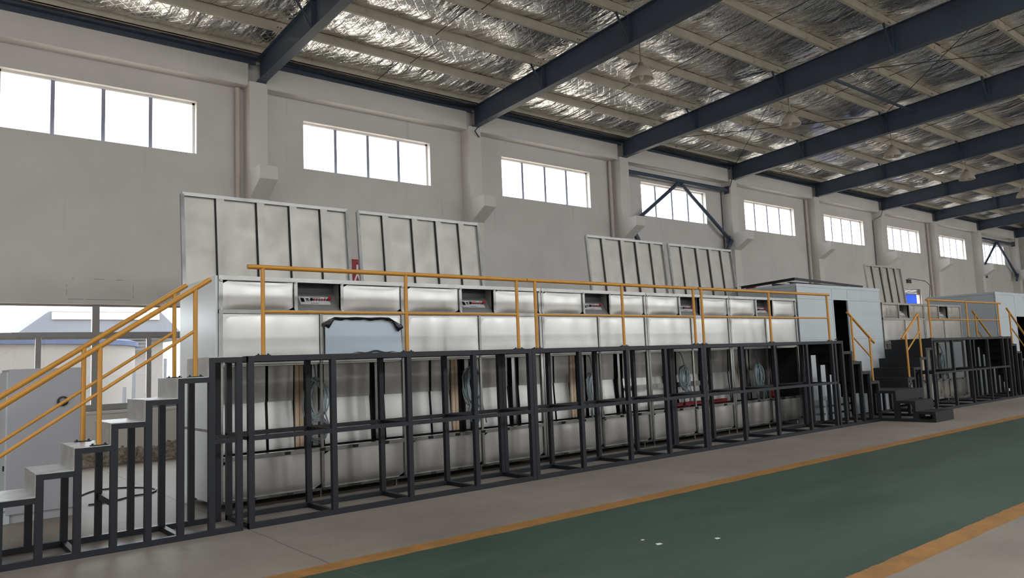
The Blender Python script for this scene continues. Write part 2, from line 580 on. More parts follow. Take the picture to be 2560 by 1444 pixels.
rf.prism([(YW + 0.5, 8.96), (YW + 0.5, 9.06), (RIDGE, 9.97), (RIDGE, 9.87)], 'X', XL_END - 0.4, XR_END + 0.4)
# the other roof slope, behind the camera, has an added opening in every bay to bring in light
zs_ = lambda y: 9.87 - 0.065 * (RIDGE - y)
for ya, yb_ in ((YO - 0.5, ADDED_ROOF_OPEN_Y[0]), (ADDED_ROOF_OPEN_Y[1], RIDGE)):
    rf.prism([(ya, zs_(ya)), (ya, zs_(ya) + 0.1), (yb_, zs_(yb_) + 0.1), (yb_, zs_(yb_))], 'X', XL_END - 0.4, XR_END + 0.4)
ya, yb_ = ADDED_ROOF_OPEN_Y
for xa, xb in zip([XL_END - 0.4] + [q_[1] for q_ in SKY], [q_[0] for q_ in SKY] + [XR_END + 0.4]):
    rf.prism([(ya, zs_(ya)), (ya, zs_(ya) + 0.1), (yb_, zs_(yb_) + 0.1), (yb_, zs_(yb_))], 'X', xa, xb)
tag(rf.build('ceiling_roof_sheet', 'shed_grey'), 'metal roof sheet above the foil', 'roof', kind='structure')

# concrete columns with corbels, ring beam
for k in range(-2, 9):
    xc = XCOL + 6 * k
    c = box(xc - 0.205, 16.13, 0, xc + 0.205, YW + 0.01, 8.15).build('wall_column', 'column_paint', loc=(xc, 16.3, 0), bevel=0.015)
    tag(c, f'white concrete wall column, {ORD[k + 2]} along the wall', 'column', kind='structure')
    if k >= 0:
        MB().prism([(16.14, 6.12), (15.56, 6.12), (15.56, 5.82), (16.14, 5.48)], 'X', xc - 0.205, xc + 0.205).build('corbel', 'column_paint', c, bevel=0.015)
for k in range(-2, 9):
    xa, xb = XCOL + 6 * k, XCOL + 6 * (k + 1)
    o = box(xa + 0.2, 16.2, 8.06, min(xb - 0.2, XR_END), YW + 0.01, 8.66).build('trim_%d' % (k + 3), 'column_paint', loc=((xa + xb) / 2, 16.3, 8.06), bevel=0.02)
    tag(o, f'white concrete ring beam over the {ORD[k + 2]} wall bay', 'beam', kind='structure')

# dark steel eave strut per bay
for k in range(-1, 9):
    xa = XL_END if k < 0 else XCOL + 6 * k + 0.17
    xb = min(XCOL + 6 * (k + 1) - 0.05, XR_END)
    o = MB().box(xa, 16.16, 8.56, xb, 16.24, 8.7).box(xa, 16.02, 8.66, xb, 16.16, 8.7)
    o = o.build('eave_strut', 'beam_paint', loc=((xa + xb) / 2, 16.2, 8.56))
    tag(o, 'dark steel eave strut on top of the white wall, %s' % ('left of the nearest rafter' if k < 0 else f'between the {ORD[k]} and {ORD[k + 1]} rafters'), 'beam', 'eave struts')
o = MB().box(XL_END, 15.93, 8.74, XR_END, 15.95, 8.9).box(XL_END, 15.93, 8.74, XR_END, 16.0, 8.755)
tag(o.build('roof_purlin', 'purlin_paint', loc=(20, 15.95, 8.74)), 'pale roof purlin right beside the white wall', 'purlin', 'roof purlins')

# ------------------------------------------------------------------ windows
for i, (a, b) in enumerate(WIN):
    if b < 1.0: continue
    t_ = thing('window_%d' % i, f'high four-pane window, {ORD[i - 2]} from the left', 'window', ((a + b) / 2, YW + 0.16, WZ0), kind='structure')
    y = YW + 0.14
    fr = MB().box(a, y, WZ0, b, y + 0.05, WZ0 + 0.035).box(a, y, WZ1 - 0.045, b, y + 0.05, WZ1).box(a, y, WZ0, a + 0.04, y + 0.05, WZ1).box(b - 0.05, y, WZ0, b, y + 0.05, WZ1)
    fr.build('frame', 'white_frame', t_)
    for q_ in (1, 2, 3):
        xm = a + (b - a) * q_ / 4
        box(xm - 0.036, y, WZ0 + 0.03, xm + 0.036, y + 0.045, WZ1 - 0.04).build('mullion', 'blue_alloy', t_)
    box(a + 0.03, y + 0.02, WZ0 + 0.03, b - 0.03, y + 0.026, WZ1 - 0.04).build('pane', 'glass', t_)

t_ = thing('window_20', 'wide low window with grey metal frame at the left', 'window', (2.98, YW + 0.1, LOW[2]), kind='structure')
a, b, z0, z1 = LOW
y = YW + 0.08
fr = MB().box(a, y, z0, b, y + 0.07, z0 + 0.09).box(a, y, z1 - 0.04, b, y + 0.07, z1).box(a, y, z0, a + 0.06, y + 0.07, z1).box(b - 0.06, y, z0, b, y + 0.07, z1)
fr.build('frame', 'window_alloy', t_)
box(2.89, y - 0.01, z0, 3.02, y + 0.08, z1).build('mullion', 'window_alloy', t_)
box(a, y, 2.49, b, y + 0.06, 2.59).build('transom', 'window_alloy', t_)
for xm in (2.0, 3.93):
    box(xm - 0.045, y + 0.01, z0 + 0.05, xm + 0.045, y + 0.06, 2.5).build('mullion', 'window_alloy', t_)
for xa, xb in ((a + .06, 1.95), (2.05, 2.89), (3.02, 3.88), (3.98, b - .06)):
    MB().box(xa, y + 0.015, 2.45, xb, y + 0.05, 2.49).box(xa, y + 0.015, z0 + .09, xb, y + 0.05, z0 + 0.13).build('sash_rail', 'window_alloy', t_)
    box(xa, y + 0.03, z0 + 0.1, xb, y + 0.036, 2.48).build('pane', 'glass', t_)
for xa, xb in ((a + .06, 2.89), (3.02, b - .06)):
    box(xa, y + 0.03, 2.59, xb, y + 0.036, z1 - 0.04).build('pane', 'glass', t_)
o = box(a - 0.05, YW - 0.04, z0 - 0.05, b + 0.05, YW + 0.15, z0).build('trim_30', 'column_paint')
tag(o, 'white sill under the wide low window', 'sill', kind='structure')

a, b, z0, z1 = GATE
t_ = thing('door_1', 'far wall opening with half raised grey roller shutter', 'door', ((a + b) / 2, YW + 0.1, z0), kind='structure')
mb = MB()
for k in range(4):
    mb.box(a, YW + 0.1 + 0.01 * (k % 2), z1 - 0.07 * (k + 1), b, YW + 0.14, z1 - 0.07 * k - 0.012)
mb.build('roller_shutter', 'shutter_grey', t_)
MB().box(a, YW + 0.06, z0, a + 0.08, YW + 0.16, z1).box(b - 0.08, YW + 0.06, z0, b, YW + 0.16, z1).build('guide_rail', 'shutter_grey', t_)

# downpipes on every second column, thin cable down the others
for n_, k in enumerate((0, 2, 4, 6)):
    xc = XCOL + 6 * k
    mb = MB()
    mb.tube([(xc - 0.37, 16.44, 0.05), (xc - 0.37, 16.44, 8.04)], 0.055, 12)
    for zz in (2.0, 4.6, 7.2):
        mb.tube([(xc - 0.37, 16.44, zz), (xc - 0.37, 16.44, zz + 0.06)], 0.066, 12)
    o = mb.build('downpipe', 'pipe_white', loc=(xc - 0.37, 16.44, 0.05), smooth=True)
    tag(o, f'white downpipe left of a wall column, {ORD[n_]} pipe from the left', 'pipe', 'downpipes on the white wall')
for n_, k in enumerate((1, 3, 5)):
    xc = XCOL + 6 * k
    pts = [(xc + 0.05 - 0.25 * (k != 1), 16.05, 8.12), (xc - 0.05 - 0.2 * (k != 1), 16.06, 8.0), (xc - 0.26 * (k != 1) + .12 * (k == 1), 16.1, 7.86)]
    if k != 1: pts += [(xc - 0.3, 16.5, 7.7), (xc - 0.3, 16.5, 5.0), (xc - 0.3, 16.5, 3.0)]
    o = MB().tube(pts, 0.014, 6).build('power_cable', 'cable_black', loc=pts[0], smooth=True)
    tag(o, ('short black cable end hanging under the second rafter from the left', 'black cable running down left of the column beside the wall brace', 'black cable down the wall left of the sixth column')[n_], 'cable')

# ------------------------------------------------------------------ roof steel
BRACES = (13.3, 10.47, 7.54, 4.62)


def half(fn, y):
    return fn(y)


for k in range(-1, 9):
    xc = XCOL + 6 * k + 0.06
    if k < 0: continue
    t_ = thing('steel_rafter', ('nearest dark steel rafter, landing on the leftmost column' if k == 0 else f'dark steel rafter, {ORD[k]} from the left along the wall'), 'rafter', (xc, 16.3, 8.15), 'steel rafters')
    zb = lambda y: 8.165 + 0.044 * (16.13 - y)
    zt = lambda y: 8.70 + 0.065 * (16.13 - y)
    ye = 16.2
    mb = MB().prism([(ye, zb(ye)), (ye, zt(ye)), (RIDGE, zt(RIDGE)), (YO + .2, zt(ye)), (YO + .2, zb(ye)), (RIDGE, zb(RIDGE))], 'X', xc - 0.006, xc + 0.006)
    mb.build('web', 'beam_paint', t_)
    for nm, zf, th in (('bottom_flange', zb, 0.014), ('top_flange', lambda y: zt(y) - 0.014, 0.013)):
        MB().prism([(ye, zf(ye)), (ye, zf(ye) + th), (RIDGE, zf(RIDGE) + th), (YO + .2, zf(ye) + th), (YO + .2, zf(ye)), (RIDGE, zf(RIDGE))], 'X', xc - 0.1, xc + 0.1).build(nm, 'beam_paint', t_)
    box(xc - 0.1, 16.12, zb(16.13) - 0.02, xc + 0.1, 16.5, zb(16.13)).build('bearing_plate', 'beam_paint', t_)
    for yb in BRACES:
        for sg in (-1,):
            MB().bar((xc + sg * 0.42, yb, zt(yb) + 0.01), (xc + sg * 0.05, yb - 0.0, zb(yb) + 0.03), 0.045, 0.006, (0, 1, 0)).bar((xc + sg * 0.42, yb - .02, zt(yb) + 0.01), (xc + sg * 0.05, yb - 0.02, zb(yb) + 0.03), 0.006, 0.045, (0, 1, 0)).build('fly_brace', 'beam_paint', t_)
        box(xc - 0.095, yb - 0.05, zb(yb) + 0.014, xc + 0.095, yb - 0.04, zt(yb) - 0.014).build('stiffener', 'beam_paint', t_)
for n_, yp in enumerate(PURL):
    z0 = roof_z(yp)
    mb = MB()
    mb.prism([(yp - 0.035, z0), (yp + 0.035, z0), (yp + 0.035, z0 + 0.02), (yp + 0.031, z0 + .02), (yp + 0.031, z0 + 0.005), (yp - 0.031, z0 + 0.005),
              (yp - 0.031, z0 + PH - 0.005), (yp + 0.031, z0 + PH - 0.005), (yp + 0.031, z0 + PH), (yp - 0.035, z0 + PH)], 'X', XL_END, XR_END)
    t_ = mb.build('roof_purlin', 'purlin_paint', loc=(20, yp, z0))
    tag(t_, f'pale C-section roof purlin, {ORD[n_ + 1]} out from the white wall', 'purlin', 'roof purlins')
    for k in range(0, 4):
        xr = XCOL + 6 * k
        for dx in (-0.12, -0.05):
            box(xr + dx - 0.01, yp - 0.047, z0 + 0.06, xr + dx + 0.01, yp - 0.035, z0 + 0.082).build('bolt', 'black_matte', t_)
for k in range(0, 8):
    xm = XCOL + 6 * k + 3.0
    pts = []
    for n_, (ya, yb) in enumerate(zip([15.95] + PURL, PURL)):
        dx = 0.12 if n_ % 2 else -0.12
        pts += [(xm + dx, ya - 0.04, roof_z(ya) + 0.03), (xm + dx, yb + 0.04, roof_z(yb) + 0.06)]
    o = MB().tube(pts, 0.009, 5).build('sag_rod', 'black_matte', loc=pts[0])
    tag(o, f'thin dark sag rod line across the purlins between the {ORD[k]} and {ORD[k + 1]} rafters', 'rod', 'sag rods')
for n_, (k, ya, yb, fl_) in enumerate(((2, 16.0, 10.47, 0), (2, 10.47, 16.0, 0), (2, 10.47, 4.9, 0), (2, 4.9, 10.47, 0))):
    xa = XCOL + 6 * k + 0.2
    p0, p1 = (xa, ya, roof_z(ya) - 0.08), (xa + 5.7, yb, roof_z(yb) - 0.08 - .03 * (n_ % 2))
    o = MB().tube([p0, p1], 0.01, 6).build('cross_brace_rod', 'black_matte', loc=p0)
    tag(o, ['thin brace rod running from the third rafter foot up over the braced bay', 'thin brace rod running down to the fourth rafter foot near the wall', 'thin brace rod in the upper braced bay, rising from the third rafter', 'thin brace rod in the upper braced bay, rising to the fourth rafter'][n_], 'rod')
p0, p1 = (XCOL + 12.1, 9.55, 8.86), (XCOL + 17.95, 9.55, 8.86)
tag(MB().tube([p0, p1], 0.045, 10).build('roof_strut', 'beam_paint', loc=p0, smooth=True), 'dark round strut pipe between the third and fourth rafters', 'pipe')

# conduit runs under the eave
for k in range(0, 8):
    xa = XCOL + 6 * k + 0.2
    pts = [(xa, 15.97, 8.70), (xa + 1.2, 15.96, 8.66), (xa + 2.9, 15.96, 8.62), (xa + 4.4, 15.97, 8.6), (xa + 5.7, 15.98, 8.66)]
    tag(MB().tube(pts, 0.022, 6).build('eave_cable', 'cable_black', loc=pts[0], smooth=True), f'thick black cable sagging along the eave between the {ORD[k]} and {ORD[k + 1]} rafters', 'cable', 'eave cables')

# pendant lamps
for i in range(5):
    x, y = 12.42 + 6 * i, 10.46
    t_ = thing('pendant_lamp', f'bell-shaped pendant lamp, {ORD[i]} from the left in the row', 'lamp', (x, y, 8.55), 'pendant lamps under the rafters')
    MB().tube([(x, y, 8.04), (x, y, 9.07)], 0.014, 8).build('rod', 'lamp_metal', t_)
    MB().lathe([(0.0, 8.1), (0.05, 8.1), (0.07, 8.05), (0.075, 7.99), (0.0, 7.98)], (x, y, 0), 16).build('socket_cap', 'lamp_metal', t_, smooth=True)
    MB().lathe([(0.075, 8.02), (0.13, 7.98), (0.2, 7.9), (0.255, 7.8), (0.275, 7.72), (0.265, 7.72), (0.245, 7.8), (0.19, 7.89), (0.12, 7.97), (0.07, 8.0)], (x, y, 0), 28).build('lamp_shade', 'acrylic', t_, smooth=True)
    MB().lathe([(0.0, 8.0), (0.04, 7.98), (0.05, 7.9), (0.05, 7.76), (0.03, 7.72), (0.0, 7.71)], (x, y, 0), 12).build('bulb', 'sign_white', t_, smooth=True)

# braces against the wall in two bays
for n_, k in enumerate((2, 7)):
    xa, xb = XCOL + 6 * k + 0.22, XCOL + 6 * (k + 1) - 0.22
    xm = (xa + xb) / 2
    t_ = thing('wall_brace', ('dark steel tube brace across the fourth high window' if n_ == 0 else 'dark steel tube brace across the farthest high window'), 'brace', (xm, 16.3, 7.75))
    MB().tube([(xa, 16.3, 7.76), (xb, 16.3, 7.76)], 0.075, 12).build('chord', 'beam_paint', t_, smooth=True)
    for xe in (xa + 0.05, xb - 0.05):
        s_ = 1 if xe > xm else -1
        MB().tube([(xm + 0.08 * s_, 16.3, 7.68), (xe, 16.3, 5.92)], 0.066, 12).build('diagonal', 'beam_paint', t_, smooth=True)
        MB().box(xe - 0.12, 16.27, 5.72, xe + 0.14, 16.33, 6.02).bar((xe + .02, 16.2, 5.86), (xe - 0.3 * s_, 16.2, 5.45), 0.1, 0.12).build('gusset_plate', 'beam_paint', t_)
    box(xm - 0.17, 16.285, 7.55, xm + 0.17, 16.315, 7.7).build('gusset_plate', 'beam_paint', t_)
    box(xb - 0.02, 16.2, 7.62, xb + 0.02, 16.4, 7.9).build('end_plate', 'beam_paint', t_)

# ------------------------------------------------------------------ machine modules
MW = 2.66
YM = 9.5
ZT = 2.9


def pillow(x0, x1, z0, z1, y, bulge, tilt=0.0, n=10, yl=0.006, seed=0):
    """sheet panel with turned-in edges and a slight belly"""
    r = random.Random(seed)
    a1, a2 = r.uniform(-1, 1), r.uniform(-1, 1)

    def fn(u, v):
        e = min(1.0, 12 * min(u, 1 - u)) * min(1.0, 8 * min(v, 1 - v))
        b = (math.sin(PI * u) ** 0.6) * (math.sin(PI * v) ** 0.8) if 0 < u < 1 and 0 < v < 1 else 0
        b *= 1 + 0.25 * a1 * math.sin(2 * PI * u) + 0.3 * a2 * math.cos(PI * v)
        return (x0 + (x1 - x0) * u, y + yl * (1 - e) - bulge * b + tilt * (v - 0.5), z0 + (z1 - z0) * v)
    mb = MB().grid(fn, 14, 10)
    mb.box(x0, y + yl, z0, x1, y + yl + 0.004, z1)
    return mb


def lid(par, X, mat, off=(0.02, 2.6)):
    """open hood lid standing on the back edge, leaning towards the wall"""
    x0, x1 = X + off[0], X + off[1]
    yb, yt, zb_, zt_ = YM + 1.56, YM + 1.68, ZT + 0.0, 4.27

    def P(u, v, d=0.0):
        return (x0 + (x1 - x0) * u, yb + (yt - yb) * v - d, zb_ + (zt_ - zb_) * v)
    L = MB().grid(lambda u, v: P(u, v, 0.004 * math.sin(9 * u) * math.sin(3 * v)), 20, 8)
    L.grid(lambda u, v: P(u, v, -0.02), 1, 1)
    L = L.build('lid', mat, par, smooth=True)
    fr = MB()
    wd = 0.05
    up = (0, yt - yb, zt_ - zb_)
    for a, b in (((0, 0), (0, 1)), ((1, 0), (1, 1)), ((0, 1), (1, 1)), ((0, 0), (1, 0))):
        fr.bar(P(*a, 0.02), P(*b, 0.02), wd, wd, (0, -1, 0))
    fr.build('lid_frame', 'stainless_bright' if mat != 'stainless_old' else mat, L)
    for u in (0.205, 0.44, 0.64, 0.84):
        MB().bar(P(u, 0.01, 0.022), P(u, 0.985, 0.022), 0.115, 0.046, (0, -1, 0)).build('lid_rib', mat, L)
        MB().bar(P(u - 0.026, 0.01, 0.006), P(u - 0.026, 0.98, 0.006), 0.013, 0.014, (0, -1, 0)).build('rib_shade_strip', 'black_matte', L)  # dark strip added to strengthen the shade line left of the rib


def module(X, label, lidded=True, old=False, detail=True, seed=0):
    s1, s2, s3 = ('stainless', 'stainless_bright', 'stainless_dull') if not old else ('stainless_old', 'stainless_dull', 'stainless_old')
    t_ = thing('stainless_machine', label, 'machine', (X, YM, 0), 'stainless machines in the rows')
    W = MW - 0.012
    x1 = X + W
    # frame of bright square tube
    f = MB()
    f.box(X, YM - 0.02, ZT - 0.055, x1, YM + 0.04, ZT)
    f.box(X, YM - 0.02, 2.425, x1, YM + 0.04, 2.475)
    f.build('frame_rail', s2, t_)
    for xa in (X, x1 - 0.05):
        box(xa, YM - 0.012, 0.1, xa + 0.05, YM + 0.04, ZT - 0.055).build('corner_post', s2, t_)
    ra, rb = X + 1.02, X + 1.64
    for xa in (ra - 0.045, rb):
        box(xa, YM - 0.02, 2.475, xa + 0.045, YM + 0.04, ZT - 0.055).build('mullion', s2, t_)
    box(X + 1.335, YM - 0.012, 1.78, X + 1.375, YM + 0.04, 2.425).build('mullion', s2, t_)
    for xa in (X + 0.0, ra - 0.05, rb - 0.004, x1 - 0.055):
        for zz in (2.452, ZT - 0.082):
            MB().prism([(xa + 0.012, zz + .01), (xa + 0.045, zz + .006), (xa + 0.04, zz + 0.03), (xa + 0.03, zz + 0.042), (xa + .01, zz + 0.034)], 'Y', YM - 0.03, YM - 0.018).build('corner_clip', 'plate_white', t_)
    # panels
    pillow(X + 0.055, ra - 0.05, 2.48, ZT - 0.06, YM, 0.013, 0.0, seed=seed).build('upper_panel', s1, t_, smooth=True)
    pillow(rb + 0.05, x1 - 0.055, 2.48, ZT - 0.06, YM, 0.013, 0.0, seed=seed + 1).build('upper_panel', s1, t_, smooth=True)
    pillow(X + 0.055, X + 1.33, 1.78, 2.42, YM, 0.006, 0.006, seed=seed + 2).build('middle_panel', 'stainless', t_, smooth=True)
    pillow(X + 1.38, x1 - 0.055, 1.78, 2.42, YM, 0.006, 0.006, seed=seed + 3).build('middle_panel', 'stainless', t_, smooth=True)
    # control recess
    rc = MB()
    yb, zf0, zf1, zs = YM + 0.2, 2.475, ZT - 0.055, 2.735
    rc.add([(ra, YM + 0.01, zf0), (rb, YM + 0.01, zf0), (rb, yb, zs), (ra, yb, zs)], [(0, 1, 2, 3)])
    for xx in (ra, rb):
        rc.add([(xx, YM, zf0), (xx, yb, zs), (xx, yb, zf1), (xx, YM, zf1)], [(0, 1, 2, 3)])
    R = rc.build('control_recess', 'recess_paint' if not old else s3, t_)
    MB().box(ra, yb, zs, rb, yb + 0.004, zf1).box(ra, YM, zf1, rb, yb, zf1 + 0.004).build('recess_top', 'recess_dark', R)  # shade in the top of the recess put into the dark colour

    sl = Vector((0, yb - YM - 0.01, zs - zf0)); L_ = sl.length; sl.normalize(); nn = Vector((0, -sl.z, sl.y))

    def S(u, v, d):
        p = Vector((ra + (rb - ra) * u, YM + 0.01, zf0)) + sl * (L_ * v) + nn * d
        return tuple(p)

    def plate(mb, u0_, u1_, v0_, v1_, d0, d1):
        return mb.add([S(u0_, v0_, d0), S(u1_, v0_, d0), S(u1_, v1_, d0), S(u0_, v1_, d0), S(u0_, v0_, d1), S(u1_, v0_, d1), S(u1_, v1_, d1), S(u0_, v1_, d1)],
                      [(0, 3, 2, 1), (4, 5, 6, 7), (0, 1, 5, 4), (1, 2, 6, 5), (2, 3, 7, 6), (3, 0, 4, 7)])
    if not old:
        plate(MB(), 0.13, 0.83, 0.33, 0.76, 0.0, 0.006).build('control_plate', 'plate_white', R)
        plate(MB(), 0.16, 0.235, 0.46, 0.66, 0.006, 0.014).build('display', 'black_gloss', R)
        mt = MB()
        plate(mt, 0.28, 0.345, 0.5, 0.66, 0.006, 0.012)
        mt.build('meter', 'recess_paint', R)
        plate(MB(), 0.29, 0.335, 0.585, 0.64, 0.012, 0.014).build('meter_window', 'black_gloss', R)
        tx = MB()
        for i in range(11): plate(tx, 0.38 + i * 0.024, 0.396 + i * 0.024, 0.69, 0.725, 0.006, 0.007)
        for i in range(9): plate(tx, 0.37 + i * 0.021, 0.384 + i * 0.021, 0.375, 0.405, 0.006, 0.007)
        plate(tx, 0.16, 0.215, 0.7, 0.72, 0.006, 0.007); plate(tx, 0.73, 0.76, 0.69, 0.72, 0.006, 0.007)
        tx.build('lettering', 'black_matte', R)
        cols = ['black_gloss', 'button_red', 'button_red', 'button_green', 'button_red', 'button_red', 'button_green']
        for i, cm in enumerate(cols):
            p = Vector(S(0.40 + i * 0.062, 0.57, 0.006)); rr = 0.020 if i == 0 else 0.014
            MB().tube([p, p + nn * 0.022], rr, 12).build('knob', cm, R, smooth=True)
        p = Vector(S(0.815, 0.585, 0.006))
        MB().tube([p, p + nn * 0.03], 0.014, 12).tube([p + nn * 0.03, p + nn * 0.045], 0.027, 16).build('stop_button', 'button_red', R, smooth=True)
    else:
        plate(MB(), 0.1, 0.75, 0.25, 0.5, 0.0, 0.03).build('control_plate', 'plate_white', R)
        plate(MB(), 0.2, 0.7, 0.6, 0.75, 0.0, 0.02).build('control_plate', 'plate_white', R)
    # hood body behind the panels
    hb = MB()
    hb.box(X, YM + 0.21, ZT - 0.02, x1, YM + 1.55, ZT)
    hb.box(X, YM + 0.045, 1.76, x1, YM + 1.55, 1.78)
    hb.box(X, YM + 1.53, 1.78, x1, YM + 1.55, ZT - 0.02)
    hb.box(X, YM + 0.04, ZT - 0.02, x1, YM + 0.21, ZT)
    hb.build('hood_shell', s3, t_)
    # trough
    tr_ = MB()
    tr_.box(X + 0.02, YM + 0.06, 0.1, x1 - 0.02, YM + 1.5, 0.13)
    tr_.box(X + 0.02, YM + 1.47, 0.13, x1 - 0.02, YM + 1.5, 0.62)
    tr_.build('trough_shell', s3, t_)
    for xa, xb in ((X + 0.055, X + 1.325), (X + 1.375, x1 - 0.055)):
        pillow(xa, xb, 0.135, 0.605, YM + 0.005, 0.006, 0.0, seed=seed + 5).build('trough_panel', s3, t_, smooth=True)
        f = MB().box(xa, YM - 0.015, 0.605, xb, YM + 0.09, 0.655).box(xa, YM - 0.012, 0.1, xb, YM + 0.03, 0.135)
        f.build('trough_rim', s2, t_)
    box(X + 1.33, YM - 0.015, 0.1, X + 1.37, YM + 0.03, 0.655).build('mullion', s2, t_)
    for k in range(5):
        xx = X + 0.35 + k * 0.48
        box(xx, YM - 0.028, 0.612, xx + 0.07, YM + 0.02, 0.648).build('rim_clip', 'black_matte', t_)
        box(xx + 0.03, YM - 0.022, 0.1, xx + 0.1, YM + 0.02, 0.13).build('rim_clip', 'black_matte', t_)
    # cavity back: two rows of sheets with a lapped seam, dark slots, studs and timber strips
    YB = YM + 0.72
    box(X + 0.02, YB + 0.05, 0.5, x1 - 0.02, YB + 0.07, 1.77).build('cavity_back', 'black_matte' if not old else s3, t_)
    for xa, xb in ((X + 0.06, X + 0.86), (X + 0.90, X + 1.26), (X + 1.72, X + 2.46)):
        MB().grid(lambda u, v: (xa + (xb - xa) * u, YB + 0.04 - 0.0 + 0.045 * (v - 1) + 0.004 * math.sin(7 * u + seed), 0.62 + 0.66 * v), 8, 6).build('back_sheet', s1, t_, smooth=True)
        MB().grid(lambda u, v: (xa + (xb - xa) * u, YB + 0.02 - 0.015 * v + 0.004 * math.sin(5 * u + 2 + seed), 1.27 + 0.5 * v), 8, 6).build('back_sheet', s3, t_, smooth=True)
    MB().box(X + 1.52, YB - 0.04, 0.62, X + 1.60, YB + 0.03, 1.77).build('stud', s3, t_)
    MB().box(X + 2.52, YB - 0.04, 0.62, X + 2.58, YB + 0.03, 1.77).build('stud', s2, t_)
    MB().box(X + 1.28, YB - 0.01, 0.62, X + 1.335, YB + 0.03, 1.77).box(X + 1.345, YB - 0.01, 0.62, X + 1.4, YB + 0.03, 1.77).build('timber_strip', 'wood_strip', t_)
    if not old:
        MB().box(X + 1.335, YM + 0.0, 0.655, X + 1.37, YM + 0.035, 1.77).build('front_pillar', s2, t_)
    else:
        MB().box(X + 1.335, YM + 0.0, 0.655, X + 1.37, YM + 0.035, 1.77).build('front_pillar', s3, t_)
    for xx in (X + 0.12, X + 1.35, X + 2.5):
        MB().tube([(xx, YM + 0.08, 0.015), (xx, YM + 0.08, 0.105)], 0.014, 8).tube([(xx, YM + 0.08, 0), (xx, YM + 0.08, 0.015)], 0.035, 10).build('foot', s2, t_)
        MB().tube([(xx, YM + 1.35, 0.0), (xx, YM + 1.35, 0.105)], 0.02, 8).build('foot', s2, t_)
    if lidded: lid(t_, X, 'lid_steel' if not old else s3, lidded)
    return t_


XM0 = 3.04
labels = ['leftmost stainless machine with white end panel and open lid',
          'second stainless machine from the left, open lid, right of the filmed panel',
          'third stainless machine from the left, the one without a raised lid',
          'fourth stainless machine from the left with red bars lying in it',
          'fifth stainless machine, open lid, beside the pale booth']
mods = []
LIDS = [(0.02, 2.595), (0.14, 2.62), None, (0.14, 2.62), (0.16, 2.62)]
for i in range(5):
    mods.append(module(XM0 + MW * i, labels[i], lidded=LIDS[i], seed=11 * i + 3))
# white end wall of the first machine
m0 = mods[0]
o = MB()
o.box(XM0 - 0.03, YM + 0.02, 1.76, XM0 - 0.002, YM + 1.55, ZT)
o.box(XM0 - 0.03, YM + 0.02, 0.1, XM0 - 0.002, YM + 1.55, 0.95).box(XM0 - 0.03, YM + 0.02, 0.99, XM0 - 0.002, YM + 1.55, 1.76)
o = o.build('end_panel', 'end_panel_paint', m0); o['label'] = 'white painted end panel'
box(XM0 - 0.02, YM + 0.02, 0.945, XM0, YM + 1.55, 0.995).build('end_strip', 'stainless_bright', m0)
box(XM0 + MW * 5 - 0.01, YM + 0.02, 0.1, XM0 + MW * 5, YM + 1.55, ZT).build('end_panel', 'black_matte', mods[4])
old = [module(20.66, 'stained old machine right of the pale booth, no lid, lone black stair in front', lidded=None, old=True, seed=71),
       module(20.66 + MW, 'stained old machine with open lid behind the far platform railing', lidded=(0.04, 2.5), old=True, seed=91)]

# protective film peeling off the first machine
t_ = thing('protective_film', 'pale blue peeling protective film on the leftmost machine', 'film', (5.02, YM - 0.03, 1.86))


def film_top(u):
    return 2.30 + 0.075 * min(1, u / 0.12) - 0.12 * max(0, (u - 0.82) / 0.18) + 0.003 * math.sin(20 * u)


MB().grid(lambda u, v: (4.43 + 1.19 * u, YM - 0.034 - 0.012 * math.sin(3 * u + 2 * v) - 0.03 * (1 - v) * (0.3 + u * (1 - u)), 1.87 + 0.012 * math.sin(13 * u) + (film_top(u) - 1.87) * v), 28, 12).build('sheet', 'film_blue', t_, smooth=True)


def fold(u, v):
    dr = 0.036 + 0.085 * max(0, 1 - abs(u - 0.05) / 0.06) + 0.1 * max(0, 1 - abs(u - 0.93) / 0.07) - 0.006 * math.sin(29 * u) - 0.004 * math.sin(53 * u)
    return (4.42 + 1.21 * u, YM - 0.06 - 0.015 * math.sin(PI * v), film_top(u) + 0.01 - dr * (1 - v))


MB().grid(fold, 60, 4).grid(lambda u, v: (fold(u, 1)[0], YM - 0.06 + 0.03 * v, fold(u, 1)[2]), 60, 1).build('folded_edge', 'black_gloss', t_, smooth=True)
MB().grid(lambda u, v: (4.80 + 0.72 * u, YM - 0.075, 1.885 + 0.03 * math.sin(PI * u) * (1 if v else 0.1) + 0.012 * math.sin(15 * u)), 20, 1).build('torn_edge', 'black_gloss', t_)

